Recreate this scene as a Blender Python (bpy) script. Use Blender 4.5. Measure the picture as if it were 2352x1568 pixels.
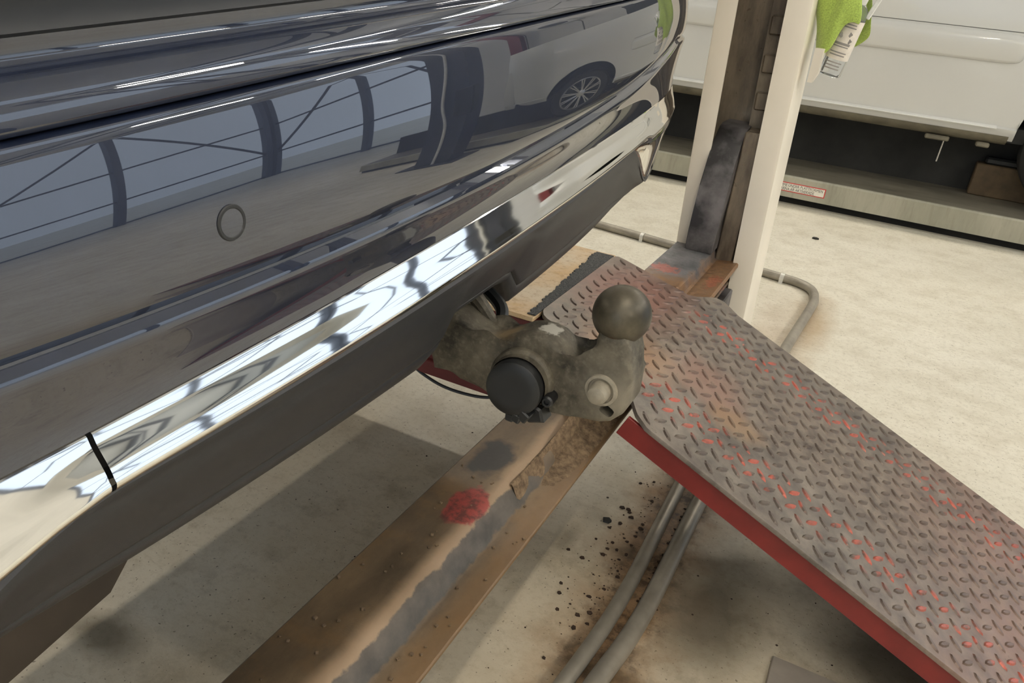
import bpy, bmesh, math, random
import numpy as np
from mathutils import Matrix, Vector
random.seed(7)
scene = bpy.context.scene
for o in list(bpy.data.objects): bpy.data.objects.remove(o)
COL = scene.collection
CZ = 1.15                       # camera height above the workshop floor

# ------------------------------------------------------------------ camera
F_PX, W_PX, H_PX = 1767.0, 2352, 1568
def cam_axes(vp=(2154, 31), nadir=(790, 4411)):
    d = np.array([nadir[0]-W_PX/2, nadir[1]-H_PX/2, F_PX]); d /= np.linalg.norm(d)
    up = -d
    l = np.array([vp[0]-W_PX/2, vp[1]-H_PX/2, F_PX]); l -= l.dot(up)*up; l /= np.linalg.norm(l)
    return np.stack([np.cross(l, up), l, up])
R = cam_axes()
cd = bpy.data.cameras.new('camera'); cam = bpy.data.objects.new('camera', cd); COL.objects.link(cam)
cd.sensor_width = 36; cd.lens = F_PX/W_PX*36; cd.clip_start = .02
m = Matrix.Identity(4)
for i in range(3):
    m[i][0] = R[i, 0]; m[i][1] = -R[i, 1]; m[i][2] = -R[i, 2]
m[2][3] = CZ
cam.matrix_world = m
scene.camera = cam

# ------------------------------------------------------------------ world, exposure
wd = bpy.data.worlds.new('overcast_sky'); scene.world = wd; wd.use_nodes = True
bg = wd.node_tree.nodes['Background']
bg.inputs[0].default_value = (.72, .84, 1.0, 1); bg.inputs[1].default_value = 1.3
vs = scene.view_settings
vs.view_transform = 'Standard'; vs.look = 'None'; vs.gamma = 1; vs.use_curve_mapping = False
vs.exposure = 0.2
LAMP_POWER = 56.0; KEY_POWER = 108.0; DOOR_ROW_POWER = 205.0
scene.cycles.max_bounces = 10

# ------------------------------------------------------------------ material helpers
def srgb(r, g, b):
    f = lambda c: c/12.92 if c <= .04045 else ((c+.055)/1.055)**2.4
    return (f(r/255), f(g/255), f(b/255), 1)
class NT:
    def __init__(s, name, ws=False):
        s.ws = ws
        s.m = bpy.data.materials.new(name); s.m.use_nodes = True; s.t = s.m.node_tree
        s.p = s.t.nodes['Principled BSDF']; s.tc = None
    def n(s, k): return s.t.nodes.new(k)
    def l(s, a, b): s.t.links.new(a, b)
    def coord(s):
        if not s.tc: s.tc = s.n('ShaderNodeNewGeometry' if s.ws else 'ShaderNodeTexCoord')
        return s.tc.outputs['Position' if s.ws else 'Object']
    def noise(s, scale, detail=5, rough=.55, off=(0,0,0), stretch=(1,1,1), dist=0):
        mp = s.n('ShaderNodeMapping'); mp.inputs['Location'].default_value = off; mp.inputs['Scale'].default_value = stretch
        s.l(s.coord(), mp.inputs[0])
        t = s.n('ShaderNodeTexNoise'); t.inputs['Scale'].default_value = scale; t.inputs['Detail'].default_value = detail
        t.inputs['Roughness'].default_value = rough; t.inputs['Distortion'].default_value = dist
        s.l(mp.outputs[0], t.inputs['Vector']); return t.outputs['Fac']
    def ramp(s, v, lo, hi):
        r = s.n('ShaderNodeMapRange'); r.inputs['From Min'].default_value = lo; r.inputs['From Max'].default_value = hi
        s.l(v, r.inputs['Value']); return r.outputs[0]
    def math(s, op, a, b=None):
        q = s.n('ShaderNodeMath'); q.operation = op; q.use_clamp = False
        for i, v in enumerate((a, b)):
            if v is None: continue
            if isinstance(v, (int, float)): q.inputs[i].default_value = v
            else: s.l(v, q.inputs[i])
        return q.outputs[0]
    def mix(s, f, a, b):
        q = s.n('ShaderNodeMix'); q.data_type = 'RGBA'
        for sock, v in ((q.inputs[0], f), (q.inputs[6], a), (q.inputs[7], b)):
            if isinstance(v, (tuple, list)): sock.default_value = v
            elif isinstance(v, (int, float)): sock.default_value = v
            else: s.l(v, sock)
        return q.outputs[2]
    def sep(s, ax):
        q = s.n('ShaderNodeSeparateXYZ'); s.l(s.coord(), q.inputs[0]); return q.outputs[ax]
    def blob(s, c, rad, soft=.4, amp=.5, nscale=12, off=(0,0,0), stretch=(1,1,1)):
        # 1 inside a ragged ellipsoid round c
        mp = s.n('ShaderNodeVectorMath'); mp.operation = 'SUBTRACT'; s.l(s.coord(), mp.inputs[0]); mp.inputs[1].default_value = c
        sc = s.n('ShaderNodeVectorMath'); sc.operation = 'DIVIDE'; s.l(mp.outputs[0], sc.inputs[0])
        sc.inputs[1].default_value = rad if isinstance(rad, tuple) else (rad,)*3
        ln = s.n('ShaderNodeVectorMath'); ln.operation = 'LENGTH'; s.l(sc.outputs[0], ln.inputs[0])
        nz = s.noise(nscale, 6, .6, off, stretch)
        v = s.math('ADD', ln.outputs['Value'], s.math('MULTIPLY', s.math('SUBTRACT', nz, .5), amp*2))
        return s.ramp(v, 1, 1-soft)
    def band(s, ax, c, half, soft, amp=0, nscale=10, off=(0,0,0)):
        d = s.math('ABSOLUTE', s.math('SUBTRACT', s.sep(ax), c))
        if amp: d = s.math('ADD', d, s.math('MULTIPLY', s.math('SUBTRACT', s.noise(nscale, 6, .6, off), .5), amp*2))
        return s.ramp(d, half, half-soft)
    def bump(s, h, strength=.3, dist=.002):
        b = s.n('ShaderNodeBump'); b.inputs['Strength'].default_value = strength; b.inputs['Distance'].default_value = dist
        s.l(h, b.inputs['Height']); s.l(b.outputs[0], s.p.inputs['Normal'])
    def set(s, col=None, rough=None, metal=None, **kw):
        for k, v in (('Base Color', col), ('Roughness', rough), ('Metallic', metal)):
            if v is None: continue
            if isinstance(v, (tuple, list, int, float)): s.p.inputs[k].default_value = v
            else: s.l(v, s.p.inputs[k])
        for k, v in kw.items(): s.p.inputs[k.replace('_', ' ')].default_value = v
        return s.m
MATS = {}
def simple(name, col, rough=.5, metal=0, nscale=40, namp=.12, bump=0, **kw):
    t = NT(name)
    f = t.noise(nscale, 4)
    dark = tuple(c*(1-namp) for c in col[:3])+(1,); light = tuple(min(1, c*(1+namp)) for c in col[:3])+(1,)
    t.set(t.mix(t.ramp(f, .3, .7), dark, light), rough, metal, **kw)
    if bump: t.bump(f, bump)
    MATS[name] = t.m; return t.m

# car paint, chrome, plastics
t = NT('navy_paint')
fl = t.noise(60, 3)
t.set(t.mix(t.ramp(fl, .35, .7), (.006, .010, .025, 1), (.008, .013, .031, 1)), .5, 0, Specular_IOR_Level=.2, Coat_Weight=1.0, Coat_Roughness=.012, Coat_IOR=1.9)
MATS['navy_paint'] = t.m
t = NT('chrome'); f = t.noise(3, 2)
t.set((.86, .85, .82, 1), t.ramp(f, 0, 12), 1.0); MATS['chrome'] = t.m
t = NT('valance_plastic'); f = t.noise(1400, 2)
t.set((.022, .023, .026, 1), .46, 0, Specular_IOR_Level=.4); t.bump(f, .08, .0006); MATS['valance_plastic'] = t.m
simple('black_plastic', (.006, .0065, .007, 1), .45)
simple('silencer_brown', srgb(46, 38, 30), .6, .2, 16, .3)
simple('rust_crumb', srgb(58, 42, 30), .9, 0, 60, .4)
simple('pin_steel', srgb(150, 142, 126), .5, .2, 120, .2)
simple('gloss_black', (.006, .006, .007, 1), .12)
simple('black_rubber', (.012, .013, .014, 1), .6)
simple('gap_dark', (.004, .004, .004, 1), .8)
simple('glass_dark', (.01, .012, .014, 1), .04)
simple('red_lamp', (.22, .01, .01, 1), .08)
simple('navy_blue_post', srgb(38, 44, 58), .45)
simple('white_car_paint', srgb(212, 212, 208), .22, 0, 2, .02, Coat_Weight=.6, Coat_Roughness=.03)
simple('dirty_sill', srgb(120, 114, 98), .6, 0, 8, .35)
simple('highlight_white', srgb(238, 238, 234), .15, 0, 2, .01, Coat_Weight=1.0)
simple('alloy', srgb(190, 190, 188), .25, .9)
simple('tyre', (.014, .014, .014, 1), .75)
simple('underbody', srgb(40, 40, 38), .8, 0, 6, .4)
simple('post_cream', srgb(232, 224, 208), .38, 0, 5, .05)
simple('cable_white', srgb(225, 225, 220), .4)
simple('cable_black', (.015, .015, .016, 1), .45)
simple('conduit_steel', srgb(152, 145, 132), .4, .35, 14, .22)
simple('clip_steel', srgb(215, 213, 205), .35, .5)
simple('sticker_white', srgb(238, 234, 222), .4)
simple('sticker_red', srgb(200, 70, 66), .4)
simple('sticker_ink', srgb(70, 66, 62), .5)
simple('sticker_grey', srgb(150, 145, 140), .5)
simple('lime_cloth', srgb(170, 194, 92), .95, 0, 300, .25, .5, Sheen_Weight=.4)
simple('label_paper', srgb(226, 218, 206), .5)
simple('clear_bottle', (.93, .95, .95, 1), .08, 0, 40, .02, Transmission_Weight=.92, IOR=1.35)
simple('brown_block', srgb(88, 72, 50), .7, 0, 14, .3)
simple('steel_plate_grey', srgb(168, 158, 146), .5, .2, 14, .14)
simple('red_column', srgb(120, 28, 34), .5)
simple('wall_white', srgb(214, 212, 206), .8, 0, 2, .04)
simple('wall_seam', srgb(90, 90, 88), .8)
simple('roof_white', srgb(205, 210, 216), .8, 0, 2, .04)
simple('truss_steel', srgb(88, 94, 108), .6)
simple('fan_dark', srgb(50, 50, 50), .6)
def emis(name, col, s):
    t = NT(name); t.set((1, 1, 1, 1), .5); t.p.inputs['Emission Color'].default_value = col; t.p.inputs['Emission Strength'].default_value = s
    MATS[name] = t.m
emis('lit_tube', (1.0, .915, .78, 1), LAMP_POWER); emis('lit_tube_bright', (1.0, .915, .78, 1), KEY_POWER); emis('lit_tube_doors', (1.0, .915, .78, 1), DOOR_ROW_POWER)

# concrete floor
t = NT('concrete')
big = t.noise(.9, 6, .6); mid = t.noise(7, 8, .65); fine = t.noise(60, 6, .7); sp = t.noise(130, 3, .5, (3,1,0))
c = t.mix(t.ramp(big, .3, .7), srgb(206, 200, 182), srgb(226, 221, 206))
c = t.mix(t.math('MULTIPLY', t.ramp(mid, .45, .75), .55), c, srgb(178, 168, 146))
c = t.mix(t.math('MULTIPLY', t.ramp(fine, .50, .72), .45), c, srgb(146, 134, 112))
sc1 = t.noise(22, 8, .8, (2, 7, 0), (1, 2.4, 1), 1.5)
c = t.mix(t.math('MULTIPLY', t.ramp(sc1, .56, .70), .45), c, srgb(132, 120, 98))
# ingrained dirt in the old standing area round the lift
zone = t.blob((-.35, .85, 0), (1.5, 1.05, 1), .6, .35, 2.2)
c = t.mix(t.math('MULTIPLY', zone, .45), c, srgb(196, 174, 136))
c = t.mix(t.math('MULTIPLY', t.math('MULTIPLY', zone, t.ramp(t.noise(9, 8, .7, (5,2,0)), .52, .70)), .45), c, srgb(110, 96, 70))
# rust along the floor pipes
ru = t.band(0, -.225, .15, .12, .10, 9)
ru = t.math('MULTIPLY', ru, t.ramp(t.sep(1), 3.6, 1.7))
c = t.mix(t.math('MULTIPLY', ru, .75), c, srgb(140, 98, 52))
c = t.mix(t.math('MULTIPLY', t.math('MULTIPLY', t.math('MULTIPLY', t.band(0, -.225, .10, .07, .07, 16), t.ramp(t.sep(1), 2.1, 1.7)), t.ramp(t.noise(26, 6, .7), .42, .6)), .85), c, srgb(52, 38, 26))
c = t.mix(t.math('MULTIPLY', t.blob((-.10, 3.05, 0), (.10, .5, 1), .8, .5, 9), .6), c, srgb(150, 118, 70))
# oil spots under the ramp
for ce, ra, k in (((-.08, 1.30, 0), (.13, .26, 1), .75), ((.12, 1.62, 0), (.16, .2, 1), .5), ((.27, 1.35, 0), (.17, .2, 1), .75), ((-.2, 1.02, 0), (.08, .05, 1), .6),
                  ((-1.02, .62, 0), (.10, .06, 1), .7), ((-.28, 1.36, 0), (.05, .04, 1), .4), ((-.42, 1.33, 0), (.03, .07, 1), .45)):
    c = t.mix(t.math('MULTIPLY', t.blob(ce, ra, .7, .35, 7, ce), k), c, srgb(70, 60, 44))
c = t.mix(t.math('MULTIPLY', t.ramp(sp, .66, .70), .7), c, srgb(88, 76, 56))
t.set(c, t.ramp(mid, -.4, 1.4)); t.bump(t.math('ADD', fine, t.math('MULTIPLY', mid, 1.5)), .25, .003)
MATS['concrete'] = t.m

# ramp plate: worn brown-grey steel with red paint left in places
def ramp_mat(name, tread):
    t = NT(name, True)
    n1 = t.noise(7, 7, .65); n2 = t.noise(40, 6, .7); n3 = t.noise(16, 6, .6, (4, 9, 2))
    base = t.mix(t.ramp(n1, .35, .65), srgb(84, 74, 65), srgb(112, 99, 88))
    dust = t.mix(t.ramp(n2, .4, .7), base, srgb(136, 124, 110))
    edge = t.math('MAXIMUM', t.band(1, 1.26, .15, .09, .05, 6), t.band(1, 1.70, .12, .08, .05, 6))
    c = t.mix(t.math('MULTIPLY', edge, .6), dust, t.mix(t.ramp(n3, .35, .65), srgb(62, 60, 57), srgb(134, 126, 115)))
    low = t.math('MULTIPLY', t.ramp(t.sep(0), .15, .62), t.ramp(n1, .25, .6))
    c = t.mix(t.math('MULTIPLY', low, .7), c, srgb(152, 106, 88))
    c = t.mix(t.math('MULTIPLY', t.blob((-.44, 1.62, .5), (.17, .24, .3), .7, .4, 8), .8), c, srgb(134, 94, 82))
    c = t.mix(t.math('MULTIPLY', t.blob((-.36, 1.36, .47), (.14, .1, .3), .7, .5, 12), .7), c, srgb(158, 122, 92))
    c = t.mix(t.math('MULTIPLY', t.blob((-.2, 1.42, .43), (.10, .10, .2), .6, .5, 10), .45), c, srgb(146, 104, 86))
    c = t.mix(t.math('MULTIPLY', t.blob((-.13, 1.36, .4), (.07, .06, .2), .6, .5, 14), .5), c, srgb(150, 116, 78))
    if tread:
        red = t.math('MULTIPLY', t.math('MAXIMUM', t.band(1, 1.27, .055, .03, .02, 14), t.band(1, 1.66, .06, .04, .03, 14)), t.math('MULTIPLY', t.ramp(t.noise(28, 3, .5, (7, 7, 1)), .44, .54), t.ramp(t.sep(0), -.34, -.25)))
        c = t.mix(t.math('MULTIPLY', red, .95), t.mix(.45, c, srgb(74, 60, 54)), srgb(178, 92, 76))
    c = t.mix(t.math('MULTIPLY', t.ramp(n2, .62, .72), .6), c, srgb(62, 52, 46))
    t.set(c, t.ramp(n2, -.1, 1.3) if not tread else .38, .25 if not tread else .45); t.bump(n2, .25, .001)
    MATS[name] = t.m
ramp_mat('ramp_steel', False); ramp_mat('tread_steel', True)
simple('skirt_red', srgb(122, 36, 31), .5, 0, 20, .14)
simple('skirt_dark_red', srgb(92, 34, 30), .6, 0, 20, .2)
# deck
t = NT('deck_tan'); n1 = t.noise(5, 7, .65); n2 = t.noise(60, 6, .7)
c = t.mix(t.ramp(n1, .38, .62), srgb(200, 162, 108), srgb(206, 188, 160))
c = t.mix(t.math('MULTIPLY', t.ramp(n2, .5, .7), .6), c, srgb(146, 104, 54))
c = t.mix(t.blob((-.73, 1.56, .52), (.07, .09, .1), .15, .35, 9), c, srgb(104, 92, 80))
c = t.mix(t.math('MULTIPLY', t.blob((-.75, 1.40, .52), (.08, .10, .1), .5, .3, 9), .8), c, srgb(196, 182, 164))
t.set(c, .55); t.bump(n2, .2, .001); MATS['deck_tan'] = t.m
t = NT('grit_tape'); n2 = t.noise(450, 3, .6)
t.set(t.mix(t.ramp(n2, .4, .65), srgb(46, 47, 48), srgb(98, 98, 96)), .9); t.bump(n2, .9, .003); MATS['grit_tape'] = t.m
# crossbeam
t = NT('beam_rust'); n1 = t.noise(6, 7, .65, (0,0,0), (1.6, .6, 1)); n2 = t.noise(55, 6, .7); n3 = t.noise(14, 6, .65, (2, 5, 0))
c = t.mix(t.ramp(n1, .36, .64), srgb(70, 57, 40), srgb(108, 89, 65))
c = t.mix(t.math('MULTIPLY', t.ramp(n3, .5, .66), .6), c, srgb(108, 82, 50))
c = t.mix(t.math('MULTIPLY', t.ramp(n2, .55, .75), .5), c, srgb(70, 56, 40))
c = t.mix(t.math('MULTIPLY', t.band(0, -.408, .022, .016, .012, 12), .6), c, srgb(160, 134, 106))       # bare rubbed ridge
c = t.mix(t.math('MULTIPLY', t.band(0, -.345, .03, .02, .018, 14), .4), c, srgb(122, 92, 58))
c = t.mix(t.blob((-.462, .985, .395), (.042, .062, .1), .3, .6, 18), c, srgb(42, 38, 34))  # dark spot coloured in for shadow on the beam top
c = t.mix(t.blob((-.433, .850, .395), (.034, .055, .1), .12, .55, 26), c, t.mix(t.ramp(n2, .45, .6), srgb(136, 56, 48), srgb(86, 42, 36)))
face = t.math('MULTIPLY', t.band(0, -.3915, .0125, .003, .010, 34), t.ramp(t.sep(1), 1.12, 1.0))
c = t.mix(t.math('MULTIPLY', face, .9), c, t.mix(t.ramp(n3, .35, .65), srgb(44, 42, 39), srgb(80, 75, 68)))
c = t.mix(t.math('MULTIPLY', t.math('MULTIPLY', t.ramp(t.sep(1), 2.05, 2.35), t.ramp(n3, .3, .5)), .95), c, srgb(98, 98, 100))
c = t.mix(t.math('MULTIPLY', t.blob((-.50, 2.10, .40), (.05, .03, .1), .3, 1.2, 60), .4), c, srgb(180, 92, 74))
c = t.mix(t.math('MULTIPLY', t.blob((-.36, 2.18, .35), (.03, .06, .1), .3, 1.3, 60), .4), c, srgb(166, 84, 60))
t.set(c, .58); t.bump(t.math('ADD', n2, n3), .35, .002); MATS['beam_rust'] = t.m
t = NT('bracket_steel'); n2 = t.noise(70, 6, .7); n3 = t.noise(14, 6, .65, (2, 5, 0))
c = t.mix(t.ramp(n3, .35, .65), srgb(88, 88, 90), srgb(128, 126, 126))
rst = t.math('MAXIMUM', t.ramp(t.math('ADD', t.sep(1), t.math('MULTIPLY', n3, .14)), 2.06, 1.98), t.ramp(t.math('ADD', t.sep(0), t.math('MULTIPLY', n3, .06)), -.375, -.355))
c = t.mix(t.math('MULTIPLY', rst, .85), c, t.mix(t.ramp(n2, .4, .6), srgb(122, 88, 56), srgb(150, 112, 72)))
c = t.mix(t.math('MULTIPLY', t.blob((-.47, 1.99, .45), (.05, .035, .1), .3, 1.6, 90), .6), c, srgb(186, 100, 82))
c = t.mix(t.math('MULTIPLY', t.blob((-.345, 2.05, .43), (.02, .06, .1), .3, 1.6, 90), .5), c, srgb(176, 90, 66))
c = t.mix(t.math('MULTIPLY', t.ramp(n2, .62, .68), .7), c, srgb(66, 62, 60))
t.set(c, t.ramp(n2, 0, 1.0), .35); t.bump(n2, .3, .0015); MATS['bracket_steel'] = t.m
t = NT('dirt_lump'); n2 = t.noise(90, 6, .7)
t.set(t.mix(t.ramp(n2, .35, .65), srgb(80, 64, 46), srgb(132, 110, 84)), .95); t.bump(n2, .8, .004); MATS['dirt_lump'] = t.m
# greasy steel
t = NT('post_inside'); n1 = t.noise(8, 7, .65, (0,0,0), (2, 2, .5)); n2 = t.noise(40, 5, .6)
t.set(t.mix(t.ramp(n1, .35, .65), srgb(84, 75, 64), srgb(146, 132, 112)), t.ramp(n2, 0, 1.2), .2); MATS['post_inside'] = t.m
t = NT('shoe_black'); n1 = t.noise(9, 6, .6); n2 = t.noise(60, 5, .6)
t.set(t.mix(t.ramp(n1, .4, .66), srgb(52, 50, 50), srgb(122, 118, 118)), t.ramp(n1, -.1, 1), .3); t.bump(n2, .1, .001); MATS['shoe_black'] = t.m
# hitch
t = NT('hitch_iron'); n1 = t.noise(30, 6, .6); n2 = t.noise(160, 6, .7)
c = t.mix(t.ramp(n1, .36, .66), srgb(44, 40, 32), srgb(98, 91, 77))
c = t.mix(t.math('MULTIPLY', t.ramp(n2, .5, .75), .35), c, srgb(150, 142, 124))
c = t.mix(t.blob((-.226, .578, CZ-.283), (.011, .012, .02), .3, 1.1, 150), c, srgb(160, 156, 146))
c = t.mix(t.math('MULTIPLY', t.blob((-.262, .575, CZ-.298), (.022, .02, .012), .6, .5, 50), .7), c, srgb(124, 104, 74))
c = t.mix(t.math('MULTIPLY', t.blob((-.155, .557, CZ-.320), (.05, .03, .055), .9, .5, 45), .65), c, srgb(146, 138, 122))  # lighter patch painted on the foot for the light falling there
t.set(c, .62, .2); t.bump(n2, .3, .0012); MATS['hitch_iron'] = t.m
t = NT('ball_iron'); n1 = t.noise(26, 5, .55, (1,3,2)); n2 = t.noise(180, 6, .7)
c = t.mix(t.ramp(n1, .36, .64), srgb(52, 48, 38), srgb(92, 85, 71))
c = t.mix(t.math('MULTIPLY', t.ramp(n2, .5, .8), .35), c, srgb(60, 54, 42))
c = t.mix(t.math('MULTIPLY', t.blob((-.16, .562, CZ-.273), (.02, .018, .008), .5, .5, 60), .8), c, srgb(122, 82, 46))
t.set(c, .42, .45); t.bump(n2, .18, .0008); MATS['ball_iron'] = t.m
# second lift platform
t = NT('platform_grey'); n1 = t.noise(5, 7, .65, (0,0,0), (1, 1, .2)); n2 = t.noise(24, 6, .7, (1,1,1), (1, 1, .15))
c = t.mix(t.ramp(n1, .35, .65), srgb(150, 148, 132), srgb(176, 173, 156))
c = t.mix(t.math('MULTIPLY', t.ramp(n2, .5, .75), .45), c, srgb(112, 106, 90))
t.set(c, .55); MATS['platform_grey'] = t.m
t = NT('platform_top'); n1 = t.noise(3, 7, .65, (0,0,0), (.6, 2, 1))
t.set(t.mix(t.ramp(n1, .35, .65), srgb(88, 84, 74), srgb(128, 122, 108)), .5); MATS['platform_top'] = t.m

# ------------------------------------------------------------------ geometry helpers (meshes are authored in world coordinates)
ROOT = {}
def finish(o, mat, parent, angle=35):
    COL.objects.link(o)
    if mat: o.data.materials.append(MATS[mat])
    if angle is not None:
        for p in o.data.polygons: p.use_smooth = True
        o.data.set_sharp_from_angle(angle=math.radians(angle))
    if parent is not None:
        o.parent = parent
        if parent.name in ROOT: o.matrix_parent_inverse = ROOT[parent.name].inverted()
    return o
def obj(name, bm, mat, parent=None, angle=35):
    bmesh.ops.recalc_face_normals(bm, faces=bm.faces[:])
    me = bpy.data.meshes.new(name); bm.to_mesh(me); bm.free()
    return finish(bpy.data.objects.new(name, me), mat, parent, angle)
def thing(name, label, cat, loc, group=None):
    o = bpy.data.objects.new(name, None); COL.objects.link(o); o.location = loc; o.empty_display_size = .1
    ROOT[o.name] = Matrix.Translation(loc)
    return tag(o, label, cat, group)
def tag(o, label, cat, group=None):
    o['label'] = label; o['category'] = cat
    if group: o['group'] = group
    return o
def struct(o):
    o['kind'] = 'structure'; return o
def box(bm, lo, hi, bev=0, M=None, seg=1):
    g = bmesh.ops.create_cube(bm, size=1)
    vs_ = g['verts']
    for v in vs_:
        v.co = Vector([lo[i]+(v.co[i]+.5)*(hi[i]-lo[i]) for i in range(3)])
    if bev:
        es = list({e for v in vs_ for e in v.link_edges})
        r = bmesh.ops.bevel(bm, geom=es, offset=bev, segments=seg, affect='EDGES', profile=.5)
        vs_ = list({v for f in r['faces'] for v in f.verts} | {v for v in vs_ if v.is_valid})
    if M is not None:
        for v in vs_: v.co = M @ v.co
    return vs_
def prism(bm, poly, axis, a, b, bev=0, seg=2):
    # poly: 2-D points in the two other axes (in order), extruded along axis from a to b
    ax = [i for i in range(3) if i != axis]
    def P(p, h):
        v = [0, 0, 0]; v[ax[0]], v[ax[1]] = p; v[axis] = h; return v
    A = [bm.verts.new(P(p, a)) for p in poly]; B = [bm.verts.new(P(p, b)) for p in poly]
    n = len(poly)
    fs = [bm.faces.new(A), bm.faces.new(B[::-1])]
    for i in range(n): bm.faces.new((A[i], A[(i+1) % n], B[(i+1) % n], B[i]))
    if bev:
        es = [e for f in fs for e in f.edges]
        bmesh.ops.bevel(bm, geom=es, offset=bev, segments=seg, affect='EDGES', profile=.6)
def lathe(bm, prof, origin, axis, n=32, close=True):
    # prof: (radius, height) pairs along axis
    z = Vector(axis).normalized(); x = z.orthogonal().normalized(); y = z.cross(x); o = Vector(origin)
    rings = []
    for r, h in prof:
        if r < 1e-6: rings.append([bm.verts.new(o+z*h)])
        else: rings.append([bm.verts.new(o+z*h+(x*math.cos(k*2*math.pi/n)+y*math.sin(k*2*math.pi/n))*r) for k in range(n)])
    for A, B in zip(rings, rings[1:]):
        for k in range(n):
            a = [A[k % len(A)], A[(k+1) % len(A)], B[(k+1) % len(B)], B[k % len(B)]]
            u = []
            for v in a:
                if v not in u: u.append(v)
            if len(u) > 2: bm.faces.new(u)
    if close:
        for Rg in (rings[0], rings[-1]):
            if len(Rg) > 2: bm.faces.new(Rg)
def tube(bm, pts, r, n=10, caps=True):
    pts = [Vector(p) for p in pts]; rings = []
    up = Vector((0, 0, 1)); prev = None
    for i, p in enumerate(pts):
        d = (pts[min(i+1, len(pts)-1)]-pts[max(i-1, 0)]).normalized()
        x = d.cross(up) if prev is None else prev-d*prev.dot(d)
        if x.length < 1e-4: x = d.orthogonal()
        x.normalize(); prev = x; y = d.cross(x)
        rr = r[i] if isinstance(r, (list, tuple)) else r
        rings.append([bm.verts.new(p+(x*math.cos(2*math.pi*k/n)+y*math.sin(2*math.pi*k/n))*rr) for k in range(n)])
    for A, B in zip(rings, rings[1:]):
        for k in range(n): bm.faces.new((A[k], A[(k+1) % n], B[(k+1) % n], B[k]))
    if caps: bm.faces.new(rings[0]); bm.faces.new(rings[-1])
def smooth_path(pts, n=8):
    P = [Vector(p) for p in pts]; out = []
    for i in range(len(P)-1):
        a, b, c, d = P[max(i-1, 0)], P[i], P[i+1], P[min(i+2, len(P)-1)]
        for k in range(n):
            u = k/n
            out.append(.5*((2*b)+(c-a)*u+(2*a-5*b+4*c-d)*u*u+(3*b-a-3*c+d)*u**3))
    return out+[P[-1]]
def grid(bm, rows, closed=False):
    V = [[bm.verts.new(p) for p in r] for r in rows]
    for A, B in zip(V, V[1:]):
        for k in range(len(A)-1): bm.faces.new((A[k], A[k+1], B[k+1], B[k]))
    return V
def BM(): return bmesh.new()

# ================================================================== the workshop
XW, YW0, YW1, XL, ZC = 8.5, -5.0, 9.0, -7.0, 4.7
bm = BM(); box(bm, (-16, -16, -.12), (24, 24, 0)); struct(obj('floor', bm, 'concrete', None, None))
XB = 4.1                                            # the back wall stops here; beyond it the bays are open to daylight
bm = BM(); box(bm, (XL-.2, YW1, 0), (XB, YW1+.2, ZC)); box(bm, (XB, YW1, 4.0), (XW+.2, YW1+.2, ZC)); wb = struct(obj('wall_back', bm, 'wall_white', None, None))
for i in range(11):          # white cladding sheets with dark joints between
    x0 = XL+.1+i*1.0
    bm = BM(); box(bm, (x0, YW1-.03, .12), (x0+.975, YW1-.001, 3.9), .004); obj('cladding_panel', bm, 'wall_white', wb)
bm = BM(); box(bm, (XL+.05, YW1-.006, .1), (XB-.1, YW1-.0005, 4.0)); obj('panel_joints', bm, 'wall_seam', wb)
bm = BM(); box(bm, (XL-.2, YW0-.2, 0), (XL, YW1+.2, ZC)); struct(obj('wall_left', bm, 'wall_white', None, None))
bm = BM()
for x0, x1, z0 in ((XL-.2, -5.5, 0), (1.5, XW, 0), (-5.5, 1.5, 3.7)): box(bm, (x0, YW0-.2, z0), (x1, YW0, ZC))  # opening added behind the camera, letting fill daylight in under the car
struct(obj('wall_front', bm, 'wall_white', None, None))
bm = BM(); box(bm, (XW, YW0-.2, 0), (XW+.2, 2.6, ZC)); box(bm, (XW, 2.6, 4.0), (XW+.2, YW1, ZC)); struct(obj('wall_right', bm, 'wall_white', None, None))
for nm, pts in (('door_1', [(XB+.05, YW1+.1), (6.3, YW1+.1), (XW+.05, YW1+.1)]), ('door_2', [(XW+.1, 2.65), (XW+.1, 5.8), (XW+.1, YW1-.1)])):
    bm = BM()
    for (x, y) in pts: box(bm, (x-.07, y-.07, 0), (x+.07, y+.07, 4.0))
    fr = struct(obj(nm, bm, 'truss_steel', None, None))
    for (p, q), up in zip(zip(pts, pts[1:]), (1, 0)):
        for za, zb in ((1.1, 1.1), (2.4, 2.4), (.05, .05), (1.1, 4.0) if up else (4.0, 1.1)):
            bm = BM(); tube(bm, [(p[0], p[1], za), (q[0], q[1], zb)], .035, 6); obj('rail' if za == zb else 'brace', bm, 'truss_steel', fr)
# roof with one long rooflight
bm = BM()
for x0, x1 in ((XL-.2, 3.0), (4.6, XW+.2)): box(bm, (x0, YW0-.2, ZC), (x1, YW1+.2, ZC+.15))
struct(obj('ceiling', bm, 'roof_white', None, None))

# ================================================================== lift post behind the ramp
PX0, PX1, PY = -.505, -.258, 2.25
post = thing('lift_post', 'cream-white open steel lift post with a dark greasy channel', 'lift post', (-.38, 2.36, 0))
T = Matrix.Translation((-.38, 2.36, 0)) @ Matrix.Rotation(math.radians(-1.4), 4, 'Y') @ Matrix.Translation((.38, -2.36, 0))
def post_poly():
    w = .006; D = .19
    o = [(PX0+.056, PY), (PX0+.012, PY), (PX0+.003, PY+.004), (PX0, PY+.012), (PX0, PY+D), (PX1, PY+D), (PX1, PY+.012), (PX1-.003, PY+.004), (PX1-.012, PY), (PX1-.066, PY)]
    i = [(PX1-.066, PY+w), (PX1-.014, PY+w), (PX1-w, PY+.014), (PX1-w, PY+D-w), (PX0+w, PY+D-w), (PX0+w, PY+.014), (PX0+.014, PY+w), (PX0+.056, PY+w)]
    return o+i
bm = BM(); prism(bm, post_poly(), 2, 0, 3.0)
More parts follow.
